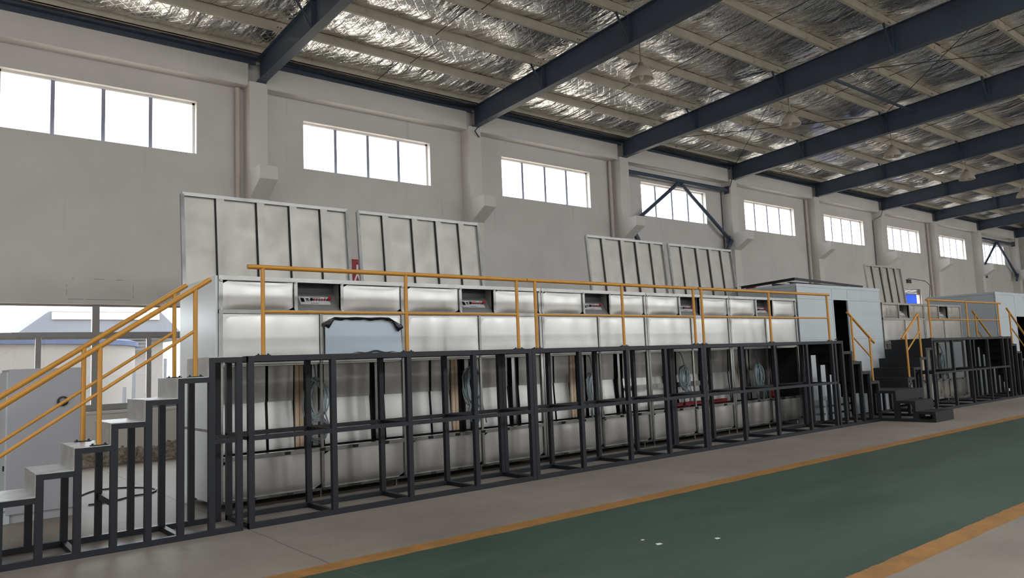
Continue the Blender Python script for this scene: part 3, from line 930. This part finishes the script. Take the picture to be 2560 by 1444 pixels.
# cable coils hanging in the machines
coil_labels = ['grey cable coil hanging in the leftmost machine', 'grey cable coil hanging in the second machine from the left',
               'grey cable coil hanging in the third machine, the one without a lid', 'grey cable coil hanging above the red bars',
               'grey cable coil hanging in the fifth machine beside the pale booth', 'grey cable coil hanging in the old machine behind the far platform, right of its stair']
for i, (cx, cz, zt_) in enumerate([(4.5, 1.28, 1.55), (7.2, 1.32, 1.62), (9.95, 1.12, 1.4), (12.62, 1.22, 1.45), (15.3, 1.15, 1.42), (25.45, 1.1, 1.4)]):
    r_ = random.Random(40 + i)
    mb = MB()
    yc = YM + 0.42
    for k in range(13):
        rx, rz = r_.uniform(0.09, 0.18), (zt_ - cz) * 1.0 + r_.uniform(-0.04, 0.03)
        ox, oz = r_.uniform(-0.03, 0.05), r_.uniform(-0.04, 0.02)
        th = r_.uniform(-0.15, 0.15)
        pts = []
        for q_ in range(22):
            a_ = 2 * PI * q_ / 22
            px, pz = rx * math.cos(a_) * (0.75 + 0.25 * math.cos(a_ / 2) ** 2), rz * math.sin(a_)
            pts.append((cx + ox + px * math.cos(th) - pz * math.sin(th), yc + r_.uniform(-0.035, 0.035) * 0.3 + 0.008 * k, cz + oz + px * math.sin(th) + pz * math.cos(th)))
        mb.tube(pts, 0.0115, 6, True)
    for k in range(4):
        rx, rz = r_.uniform(0.09, 0.17), r_.uniform(0.12, 0.2)
        pts = [(cx + 0.03 + rx * math.cos(2 * PI * q_ / 18), yc + 0.01 * k, cz - 0.42 + rz * math.sin(2 * PI * q_ / 18)) for q_ in range(18)]
        mb.tube(pts, 0.0115, 6, True)
    mb.tube([(cx, yc, zt_ - 0.01), (cx + 0.03, yc + 0.1, 1.7), (cx + 0.06, yc + 0.2, 1.765)], 0.0115, 6)
    mb.tube([(cx + 0.1, yc, cz - 0.1), (cx + 0.2, yc - 0.02, cz - 0.45), (cx + 0.24, yc, cz - 0.6)], 0.0115, 6)
    tag(mb.build('cable_coil', 'cable_grey', loc=(cx, yc, cz), smooth=True), coil_labels[i], 'cable', 'cable coils in the machines')

# red bars, rail and red canister in the machines
for i, (xa, xb) in enumerate(((11.95, 12.33), (12.42, 12.72), (12.78, 13.18), (13.26, 13.84))):
    o = box(xa, YM + 0.30, 0.66, xb, YM + 0.36, 0.73).build('red_bar', 'red_paint', loc=((xa + xb) / 2, YM + 0.33, 0.66), bevel=0.006)
    tag(o, f'red square bar lying in the fourth machine, {ORD[i]} bar from the left', 'bar', 'red bars in the fourth machine')
o = box(11.15, YM + 0.55, 1.03, 13.55, YM + 0.6, 1.13).build('rail_strip', 'stainless_bright', loc=(12.3, YM + 0.55, 1.03))
tag(o, 'bright steel rail across the fourth machine behind the cable coil', 'rail')
o = MB().lathe([(0.0, 0.66), (0.06, 0.66), (0.065, 0.68), (0.065, 0.84), (0.04, 0.88), (0.02, 0.9), (0.0, 0.9)], (15.62, YM + 0.3, 0), 16).build('red_canister', 'red_paint', loc=(15.62, YM + 0.3, 0.66), smooth=True)
tag(o, 'small red canister in the fifth machine', 'canister')

# ------------------------------------------------------------------ platforms and stairs
YP, YR = 8.28, 9.06
HP = 1.862
PW = 0.064


def tube_rail(mb, pts, r=0.024):
    return mb.tube(pts, r, 12)


def rail_post(par, x, y, z0, z1, r=0.024):
    o = MB().tube([(x, y, z0 + 0.008), (x, y, z1)], r, 12).build('railing_post', 'yellow_paint', par, smooth=True)
    bp = MB().box(x - 0.075, y - 0.03, z0, x + 0.075, y + 0.035, z0 + 0.01)
    for dx in (-0.055, 0.055):
        bp.tube([(x + dx, y, z0 + 0.01), (x + dx, y, z0 + 0.024)], 0.011, 6)
    bp.build('base_plate', 'frame_paint', o)


def platform(label, x0, x1, posts, rposts, rail, mat='frame_paint', rear=YR):
    t_ = thing('work_platform', label, 'platform', ((x0 + x1) / 2, YP, 0), 'steel work platforms')
    for nm, zz, hh in (('base_bar', 0.0, 0.06), ('middle_bar', 0.94, 0.05), ('top_bar', HP - 0.062, 0.062)):
        for y in (YP, rear - PW):
            box(x0, y + 0.002, zz, x1, y + PW - 0.002, zz + hh).build(nm, mat, t_)
    for px in posts:
        for y in (YP, rear - PW):
            box(px, y, 0.0, px + PW, y + PW, HP - 0.002).build('post', mat, t_)
        for za, zb_ in ((0.004, 0.055), (0.945, 0.985), (HP - 0.06, HP - 0.012)):
            box(px + 0.005, YP + PW, za, px + PW - 0.005, rear - PW, zb_).build('cross_bar', mat, t_)
    box(x0, YP + 0.03, HP - 0.012, x1, rear + 0.05, HP + 0.001).build('deck', 'tread_plate_dark', t_)
    yr = YP + 0.035
    for px in rposts:
        rail_post(t_, px, yr, HP, 2.85)
    tube_rail(MB(), [(rail[0], yr, 2.86), (rail[1], yr, 2.86)], 0.027).build('handrail', 'yellow_paint', t_, smooth=True)
    tube_rail(MB(), [(rposts[0], yr, 2.355), (rposts[-1], yr, 2.355)], 0.017).build('middle_rail', 'yellow_paint', t_, smooth=True)
    return t_


platform('left section of long black platform, first railing section above it', 2.97, 7.072, [2.97, 3.95, 4.985, 6.015, 7.008], [3.15, 5.017, 6.861], (2.98, 7.045))
platform('middle section of long black platform between two doubled posts', 7.078, 11.078, [7.078, 8.005, 9.06, 10.01, 11.014], [7.209, 9.073, 10.929], (7.06, 11.03))
platform('right section of long black platform, ending before the pale booth door', 11.085, 15.68, [11.085, 12.21, 13.32, 14.52, 15.56], [11.165, 13.32, 15.57], (11.09, 15.66))
platform('far separate black platform in front of the stained old machines', 20.6, 25.98, [20.62, 21.9, 23.1, 24.4, 25.6], [20.72, 23.17, 25.57], (20.6, 25.8), 'frame_paint_dark', 9.3)


def stairs(label, xs, dr, top, nst, run, rise, rails, plate, mat, rear=YR):
    """flight falling from xs in direction dr; a top section first, then nst treads"""
    secs = [(xs, xs + dr * top, HP - 0.0)]
    x = xs + dr * top
    for i in range(1, nst + 1):
        secs.append((x, x + dr * run, HP - rise * i)); x += dr * run
    t_ = thing('metal_staircase', label, 'staircase', ((xs + x) / 2, YP, 0), 'steel staircases')
    a, b = min(xs, x), max(xs, x)
    for y in (YP, rear - PW):
        box(a, y + 0.002, 0, b, y + PW - 0.002, 0.06).build('base_bar', mat, t_)
    for i, (xa, xb, z_) in enumerate(secs):
        if top == 0 and i == 0:
            box(xb - 0.004, YP + 0.003, z_ - rise, xb, rear, z_).build('riser', plate, t_)
            continue
        lo, hi = min(xa, xb), max(xa, xb)
        px = xb if dr < 0 else xb - PW
        for y in (YP, rear - PW):
            box(px, y, 0, px + PW, y + PW, z_ - 0.008).build('post', mat, t_)
            box(lo, y + 0.002, z_ - 0.062, hi, y + PW - 0.002, z_ - 0.008).build('step_bar', mat, t_)
        box(lo, YP + 0.004, z_ - 0.008, hi, rear, z_).build('tread', plate, t_)
        ex = xb - 0.004 if dr < 0 else xb
        box(ex, YP + 0.003, z_ - rise, ex + 0.004, rear, z_).build('riser', plate, t_)
        if i % 3 == 1:
            box(px + 0.005, YP + PW, 0.004, px + PW - 0.005, rear - PW, 0.055).build('cross_bar', mat, t_)
    if top:
        px = xs - PW if dr < 0 else xs
        for y in (YP, rear - PW):
            box(px, y, 0, px + PW, y + PW, HP - 0.008).build('post', mat, t_)
        if dr < 0:
            MB().box(xs - top, YP + PW, 0.94, xs, YP + PW + .001, 0.941).box(xs - top + PW, YP + 0.005, 0.94, xs - PW, YP + PW - 0.005, 0.985).box(xs - PW, YP + PW, 0.94, xs - 0.005, rear - PW, 0.985).build('middle_bar', mat, t_)
    # raking rails
    sl = rise / run * -dr
    for (y, xa, za, xb, ps) in rails:
        def zr(q): return za + (q - xa) * sl
        tube_rail(MB(), [(xa, y, za), (xb, y, zr(xb))], 0.027).build('handrail', 'yellow_paint', t_, smooth=True)
        mr = 0.45
        tube_rail(MB(), [(ps[0][0], y, zr(ps[0][0]) - mr), (ps[-1][0], y, zr(ps[-1][0]) - mr)], 0.017).build('middle_rail', 'yellow_paint', t_, smooth=True)
        for px, zb_ in ps:
            rail_post(t_, px, y, zb_, zr(px))
    return t_


yr = YP + 0.035
lr = [(2.42, HP - 0.207), (1.52, HP - 4 * 0.207), (0.6, HP - 7 * 0.207)]
left_stairs = stairs('left staircase of galvanised treads with two yellow raking handrails', 2.905, -1, 0.355, 8, 0.31, 0.207,
       [(yr, 2.573, 2.70, -0.1, lr), (YR - 0.03, 2.53, 2.71, -0.1, [(p[0] - 0.02, p[1]) for p in lr])], 'tread_plate', 'frame_paint')
box(1.64, YP + PW, 0.43, 1.69, YR - PW, 0.49).build('cross_bar', 'frame_paint', left_stairs)
cr = [(16.57, HP - 2 * 0.235), (17.36, HP - 4 * 0.235)]
stairs('black staircase falling right from the long platform past the booth door', 15.69, 1, 0.36, 4, 0.385, 0.235,
       [(yr, 16.42, 2.49, 17.56, cr)], 'tread_plate_dark', 'frame_paint_dark', 9.12)
dl = [(20.03, HP - 2 * 0.235), (19.24, HP - 4 * 0.235)]
stairs('black staircase rising right to the far platform, solid black risers', 20.6, -1, 0.0, 4, 0.385, 0.235,
       [(yr, 20.02, 2.49, 19.0, dl)], 'tread_plate_dark', 'frame_paint_dark', 9.3)
drr = [(26.5, HP - 1 * 0.235), (27.7, HP - 4 * 0.235)]
stairs('black staircase falling right at the far end of the far platform', 26.0, 1, 0.35, 7, 0.385, 0.235,
       [(yr, 26.3, 2.72, 28.7, drr), (9.27, 26.3, 2.72, 28.7, drr)], 'tread_plate_dark', 'frame_paint_dark', 9.3)

# low landing with three steps towards the aisle
t_ = thing('landing_steps', 'low black landing with three steps down into the aisle', 'steps', (18.3, 7.7, 0))
ZL = 0.687
XA, XB = 17.6, 19.05
YL = 7.95
for (ya, yb_, zz) in ((YL, 9.14, ZL), (7.54, YL, 0.458), (7.13, 7.54, 0.229)):
    xb = XB if ya == YL else 18.55
    box(XA, ya, zz - 0.008, xb, yb_, zz).build('tread', 'tread_plate_dark', t_)
    box(XA + 0.001, ya - 0.004, zz - 0.229, xb, ya, zz).build('riser', 'tread_plate_dark', t_)
    for xx in (XA, xb - PW):
        for y in (ya, yb_ - PW):
            box(xx, y, 0, xx + PW, y + PW, zz - 0.008).build('post', 'frame_paint_dark', t_)
        box(xx + 0.002, ya, 0, xx + PW - 0.002, yb_, 0.055).build('base_bar', 'frame_paint_dark', t_)
        box(xx + 0.002, ya, zz - 0.062, xx + PW - 0.002, yb_, zz - 0.008).build('step_bar', 'frame_paint_dark', t_)
for y in (YP + 0.25, YP + 0.45):
    box(XA, y, 0.05, XA + PW, y + PW, ZL - 0.06).build('post', 'frame_paint_dark', t_)


# ------------------------------------------------------------------ pale booths
def booth(label, x0, x1, y0, y1, zt, door, door_z, rows):
    t_ = thing('pale_booth', label, 'booth', ((x0 + x1) / 2, y0, 0), 'pale panelled booths')
    sh = MB()
    sh.box(x0, y0 + 0.03, 0.0, x0 + 0.05, y1, zt - 0.06).box(x1 - 0.05, y0 + 0.03, 0.0, x1, y1, zt - 0.06)
    sh.box(x0 + 0.05, y1 - 0.05, 0.0, x1 - 0.05, y1, zt - 0.06)
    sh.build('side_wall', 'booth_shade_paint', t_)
    box(x0 - 0.01, y0, zt - 0.06, x1 + 0.01, y1, zt).build('roof_edge', 'booth_paint', t_)
    xs_ = [x0, door[0], door[1], x1]
    for ci in range(3):
        for za, zb_ in zip(rows, rows[1:]):
            if ci == 1 and zb_ <= door_z + 0.2: continue
            box(xs_[ci] + 0.03, y0 + 0.006, za + 0.025, xs_[ci + 1] - 0.03, y0 + 0.03, zb_ - 0.025).build('wall_panel', 'booth_paint', t_)
    fr = MB()
    for xx in xs_:
        fr.box(max(x0, xx - 0.028), y0, 0.0, min(x1, xx + 0.028), y0 + 0.04, zt - 0.06)
    for zz in rows:
        for ci in range(3):
            if ci == 1 and zz < door_z - 0.05: continue
            fr.box(xs_[ci] + 0.028, y0, max(0, zz - 0.023), xs_[ci + 1] - 0.028, y0 + 0.04, min(zt - 0.06, zz + 0.023))
    fr.build('frame', 'booth_paint', t_)
    # dark interior behind the open doorway
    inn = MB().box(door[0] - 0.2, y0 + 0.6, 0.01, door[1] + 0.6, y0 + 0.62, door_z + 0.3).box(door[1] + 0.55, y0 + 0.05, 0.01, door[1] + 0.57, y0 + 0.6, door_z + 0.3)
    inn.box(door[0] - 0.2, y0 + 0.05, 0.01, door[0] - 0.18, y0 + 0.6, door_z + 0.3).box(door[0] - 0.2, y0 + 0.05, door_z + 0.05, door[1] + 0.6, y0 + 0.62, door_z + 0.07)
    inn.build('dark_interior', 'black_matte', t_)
    tube_rail(MB(), [(door[0] - 0.06, y0 - 0.03, 1.93), (door[0] + 0.02, y0 - 0.03, 1.93)], 0.012).build('door_handle', 'black_matte', t_)
    return t_


booth('pale grey panelled booth with black doorway between the machine rows', 16.44, 20.62, YM, 11.2, 3.27, (18.08, 18.86), 2.87, [0.05, 1.0, 1.95, 2.935, 3.22])
booth('farthest pale booth at the right edge behind the far staircase', 28.8, 33.6, 9.4, 11.6, 3.41, (30.6, 31.6), 2.6, [0.05, 1.1, 2.55, 3.34])

# loose dark steel on the first booth roof
t_ = thing('angle_steel_frame', 'loose dark angle steel frame lying on the pale booth roof', 'steel frame', (16.55, 9.7, 3.27))
for p0, p1 in (((16.46, 11.05, 3.345), (16.6, 9.64, 3.42)), ((16.56, 9.64, 3.42), (20.1, 9.72, 3.345)), ((16.62, 9.8, 3.335), (19.6, 9.9, 3.335)), ((16.5, 10.2, 3.335), (20.2, 10.3, 3.335))):
    MB().bar(p0, p1, 0.075, 0.012).bar((p0[0], p0[1] - 0.03, p0[2] - 0.03), (p1[0], p1[1] - 0.03, p1[2] - 0.03), 0.012, 0.055).build('bar', 'frame_paint', t_)
o = box(16.62, 10.75, 3.27, 16.7, 11.0, 3.38).build('red_steel_offcut', 'sign_red', loc=(16.66, 10.9, 3.27))
tag(o, 'short dark red steel piece at the back left of the booth roof', 'steel bar')
# crates seen under the stairs in front of the booth
for i in range(3):
    o = MB().box(16.6, 9.16, 0.05 + i * 0.17, 17.9, 9.42, 0.17 + i * 0.17)
    for q_ in range(3): o.box(16.7 + q_ * 0.5, 9.16, i * 0.17, 16.8 + q_ * 0.5, 9.42, 0.05 + i * 0.17)
    o = o.build('flat_crate', 'booth_paint', loc=(17.2, 9.3, i * 0.17))
    tag(o, ['pale flat crate on the floor under the booth, lowest of the pile', 'pale flat crate in the middle of the pile below the booth', 'pale flat crate on top of the pile below the booth'][i], 'crate', 'flat crates below the booth')

# ------------------------------------------------------------------ left corner: cabinet, floor cable, signs
t_ = thing('metal_cabinet', 'tall grey metal cabinet behind the left staircase', 'cabinet', (1.4, 11.3, 0))
box(1.02, 10.95, 0.1, 1.80, 11.75, 1.835).build('body', 'cabinet_paint', t_, bevel=0.008)
box(1.06, 10.98, 0.0, 1.80, 11.7, 0.1).build('plinth', 'cabinet_paint', t_)
box(1.0, 10.97, 0.16, 1.02, 11.73, 1.8).build('door', 'booth_paint', t_)
box(0.985, 11.0, 0.62, 1.0, 11.03, 0.68).build('hinge', 'black_matte', t_)
box(0.98, 10.96, 0.0, 1.06, 11.05, 0.13).build('foot_bracket', 'booth_paint', t_)
gz, gx = 1.42, 1.59
g = MB().lathe([(0.0, 10.95), (0.062, 10.95), (0.062, 10.925), (0.040, 10.922), (0.0, 10.93)], (gx, 0, gz), 24, 'Y').build('gauge_ring', 'black_gloss', t_, smooth=True)
MB().lathe([(0.0, 10.921), (0.036, 10.921), (0.036, 10.935)], (gx, 0, gz), 20, 'Y').build('gauge_face', 'recess_paint', g)

pts = [(1.9, 12.2, 0.015), (2.3, 12.9, 0.015), (2.75, 12.8, 0.015), (3.0, 12.3, 0.015), (2.85, 11.9, 0.015), (2.6, 11.85, 0.015), (2.3, 11.6, 0.015), (1.95, 11.55, 0.015)]
sm = []
for i in range(len(pts) - 1):
    p0, p1, p2, p3 = [Vector(pts[max(0, min(len(pts) - 1, j))]) for j in (i - 1, i, i + 1, i + 2)]
    for q_ in range(5):
        s = q_ / 5
        sm.append(0.5 * ((2 * p1) + (p2 - p0) * s + (2 * p0 - 5 * p1 + 4 * p2 - p3) * s * s + (3 * p1 - p0 - 3 * p2 + p3) * s ** 3))
tag(MB().tube(sm, 0.013, 6).build('floor_cable', 'cable_black', loc=pts[0], smooth=True), 'black cable curling on the floor behind the left staircase', 'cable')

t_ = thing('fire_sign', 'red fire extinguisher sign on the wall between two open lids', 'sign', (8.6, YW - 0.01, 3.85))
box(8.47, YW - 0.012, 3.72, 8.75, YW, 4.33).build('board', 'sign_red', t_)
g = MB().box(8.585, YW - 0.016, 3.98, 8.635, YW - 0.012, 4.2)
g.prism([(8.595, 4.0), (8.625, 4.0), (8.72, 3.76), (8.67, 3.76), (8.61, 3.94), (8.55, 3.76), (8.50, 3.76)], 'Y', YW - 0.016, YW - 0.012)
g.build('symbol', 'sign_white', t_)
o = box(38.85, YW - 0.06, 4.82, 39.3, YW, 5.0).build('exit_light', 'exit_green', loc=(39.1, YW - 0.03, 4.82))
tag(o, 'small dark sign box above the far shutter opening', 'sign')
o = MB().tube([(39.05, YW - 0.02, 5.015), (39.1, YW - 0.02, 5.06), (41.0, YW - 0.02, 5.0), (41.55, YW - 0.02, 4.8), (41.4, YW - 0.02, 4.2), (40.8, YW - 0.02, 4.0)], 0.012, 6).build('sign_cable', 'cable_black', loc=(39.05, YW - 0.02, 5.0), smooth=True)
tag(o, 'thin cable looping from the small dark sign box along the wall', 'cable')
# access hatch outline on the wall left of the machines
mb = MB()
for x0_, x1_ in ((2.46, 2.72), (2.76, 3.2), (3.22, 3.55)): mb.box(x0_, YW - 0.003, 3.22, x1_, YW, 3.228)
for x0_, x1_ in ((2.52, 2.56), (2.9, 3.08), (3.3, 3.42)): mb.box(x0_, YW - 0.003, 3.62, x1_, YW, 3.627)
for z0_, z1_ in ((3.3, 3.42), (3.46, 3.5)): mb.box(2.43, YW - 0.003, z0_, 2.436, YW, z1_)
for z0_, z1_ in ((3.26, 3.34), (3.38, 3.56)): mb.box(3.6, YW - 0.003, z0_, 3.606, YW, z1_)
o = mb.build('trim_31', 'shutter_grey')
tag(o, 'outline of a plastered-over hatch above the low window', 'hatch', kind='structure')
for i, (x, y, s_) in enumerate(((5.35, 4.62, 0.035), (5.37, 4.83, 0.02), (5.86, 4.36, 0.028))):
    o = MB().prism([(x - s_, y - s_ * .5), (x + s_ * .8, y - s_ * .7), (x + s_, y + s_ * .4), (x - .3 * s_, y + s_ * .8)], 'Z', 0.0005, 0.003).build('paper_scrap', 'sign_white', loc=(x, y, 0))
    tag(o, ['larger white paper scrap on the green lane', 'tiny white scrap just beyond the larger scrap on the green lane', 'white scrap right of the larger one on the green lane'][i], 'scrap', 'white scraps on the green lane')

# ------------------------------------------------------------------ outside the low window and the shutter
t_ = thing('outdoor_shed', 'pale shed with louvres seen through the low window', 'shed', (6.8, 40, -0.15))
MB().box(4.4, 38.0, -0.15, 9.6, 46, 4.0).build('wall', 'tank_white', t_)
MB().prism([(3.4, 3.4), (4.9, 4.65), (9.4, 4.65), (10.6, 3.4)], 'Y', 37.6, 46.4).build('roof', 'shed_grey', t_)
MB().box(5.0, 37.5, 4.3, 9.3, 37.6, 4.6).build('gutter', 'sign_white', t_)
mb = MB()
for k in range(5): mb.box(5.3, 37.55, 2.9 + k * 0.16, 8.8, 37.66, 2.98 + k * 0.16)
mb.build('louvre', 'shed_dark', t_)
t_ = thing('outdoor_tank', 'large pale round tank with blue rim seen through the low window', 'tank', (2.6, 30, -0.15))
MB().lathe([(5.0, -0.15), (5.0, 2.72)], (1.5, 30, 0), 56).build('shell', 'tank_white', t_, smooth=True)
MB().lathe([(5.0, 2.72), (5.1, 2.73), (5.1, 2.88), (4.9, 2.95), (0, 3.0)], (1.5, 30, 0), 56).build('rim', 'tank_blue', t_, smooth=True)
t_ = thing('outdoor_pump', 'small pale pump rig seen through the low window', 'pump', (5.2, 24, -0.15))
mb = MB()
for x, z in ((5.0, 1.4), (5.25, 1.9), (5.6, 1.2), (6.0, 1.6), (6.1, 2.2)):
    mb.tube([(x, 24, -0.15), (x + 0.05, 24.1, z)], 0.05, 8)
mb.build('pipe', 'shed_grey', t_, smooth=True)
MB().box(4.8, 23.8, -0.15, 6.2, 24.5, 0.75).build('base', 'tank_white', t_)
t_ = thing('outdoor_truck', 'bright blue vehicle body beyond the far shutter opening', 'truck', (50, 24, -0.15))
MB().box(44, 22.5, 0.8, 57.6, 25, 5.25).build('body', 'truck_blue', t_)
MB().box(44, 22.4, 5.25, 57.6, 22.5, 5.32).build('trim_edge', 'sign_white', t_)
for xx in (46, 54):
    MB().tube([(xx, 22.5, 0.35), (xx, 22.8, 0.35)], 0.5, 20).build('wheel', 'black_matte', t_, smooth=True)
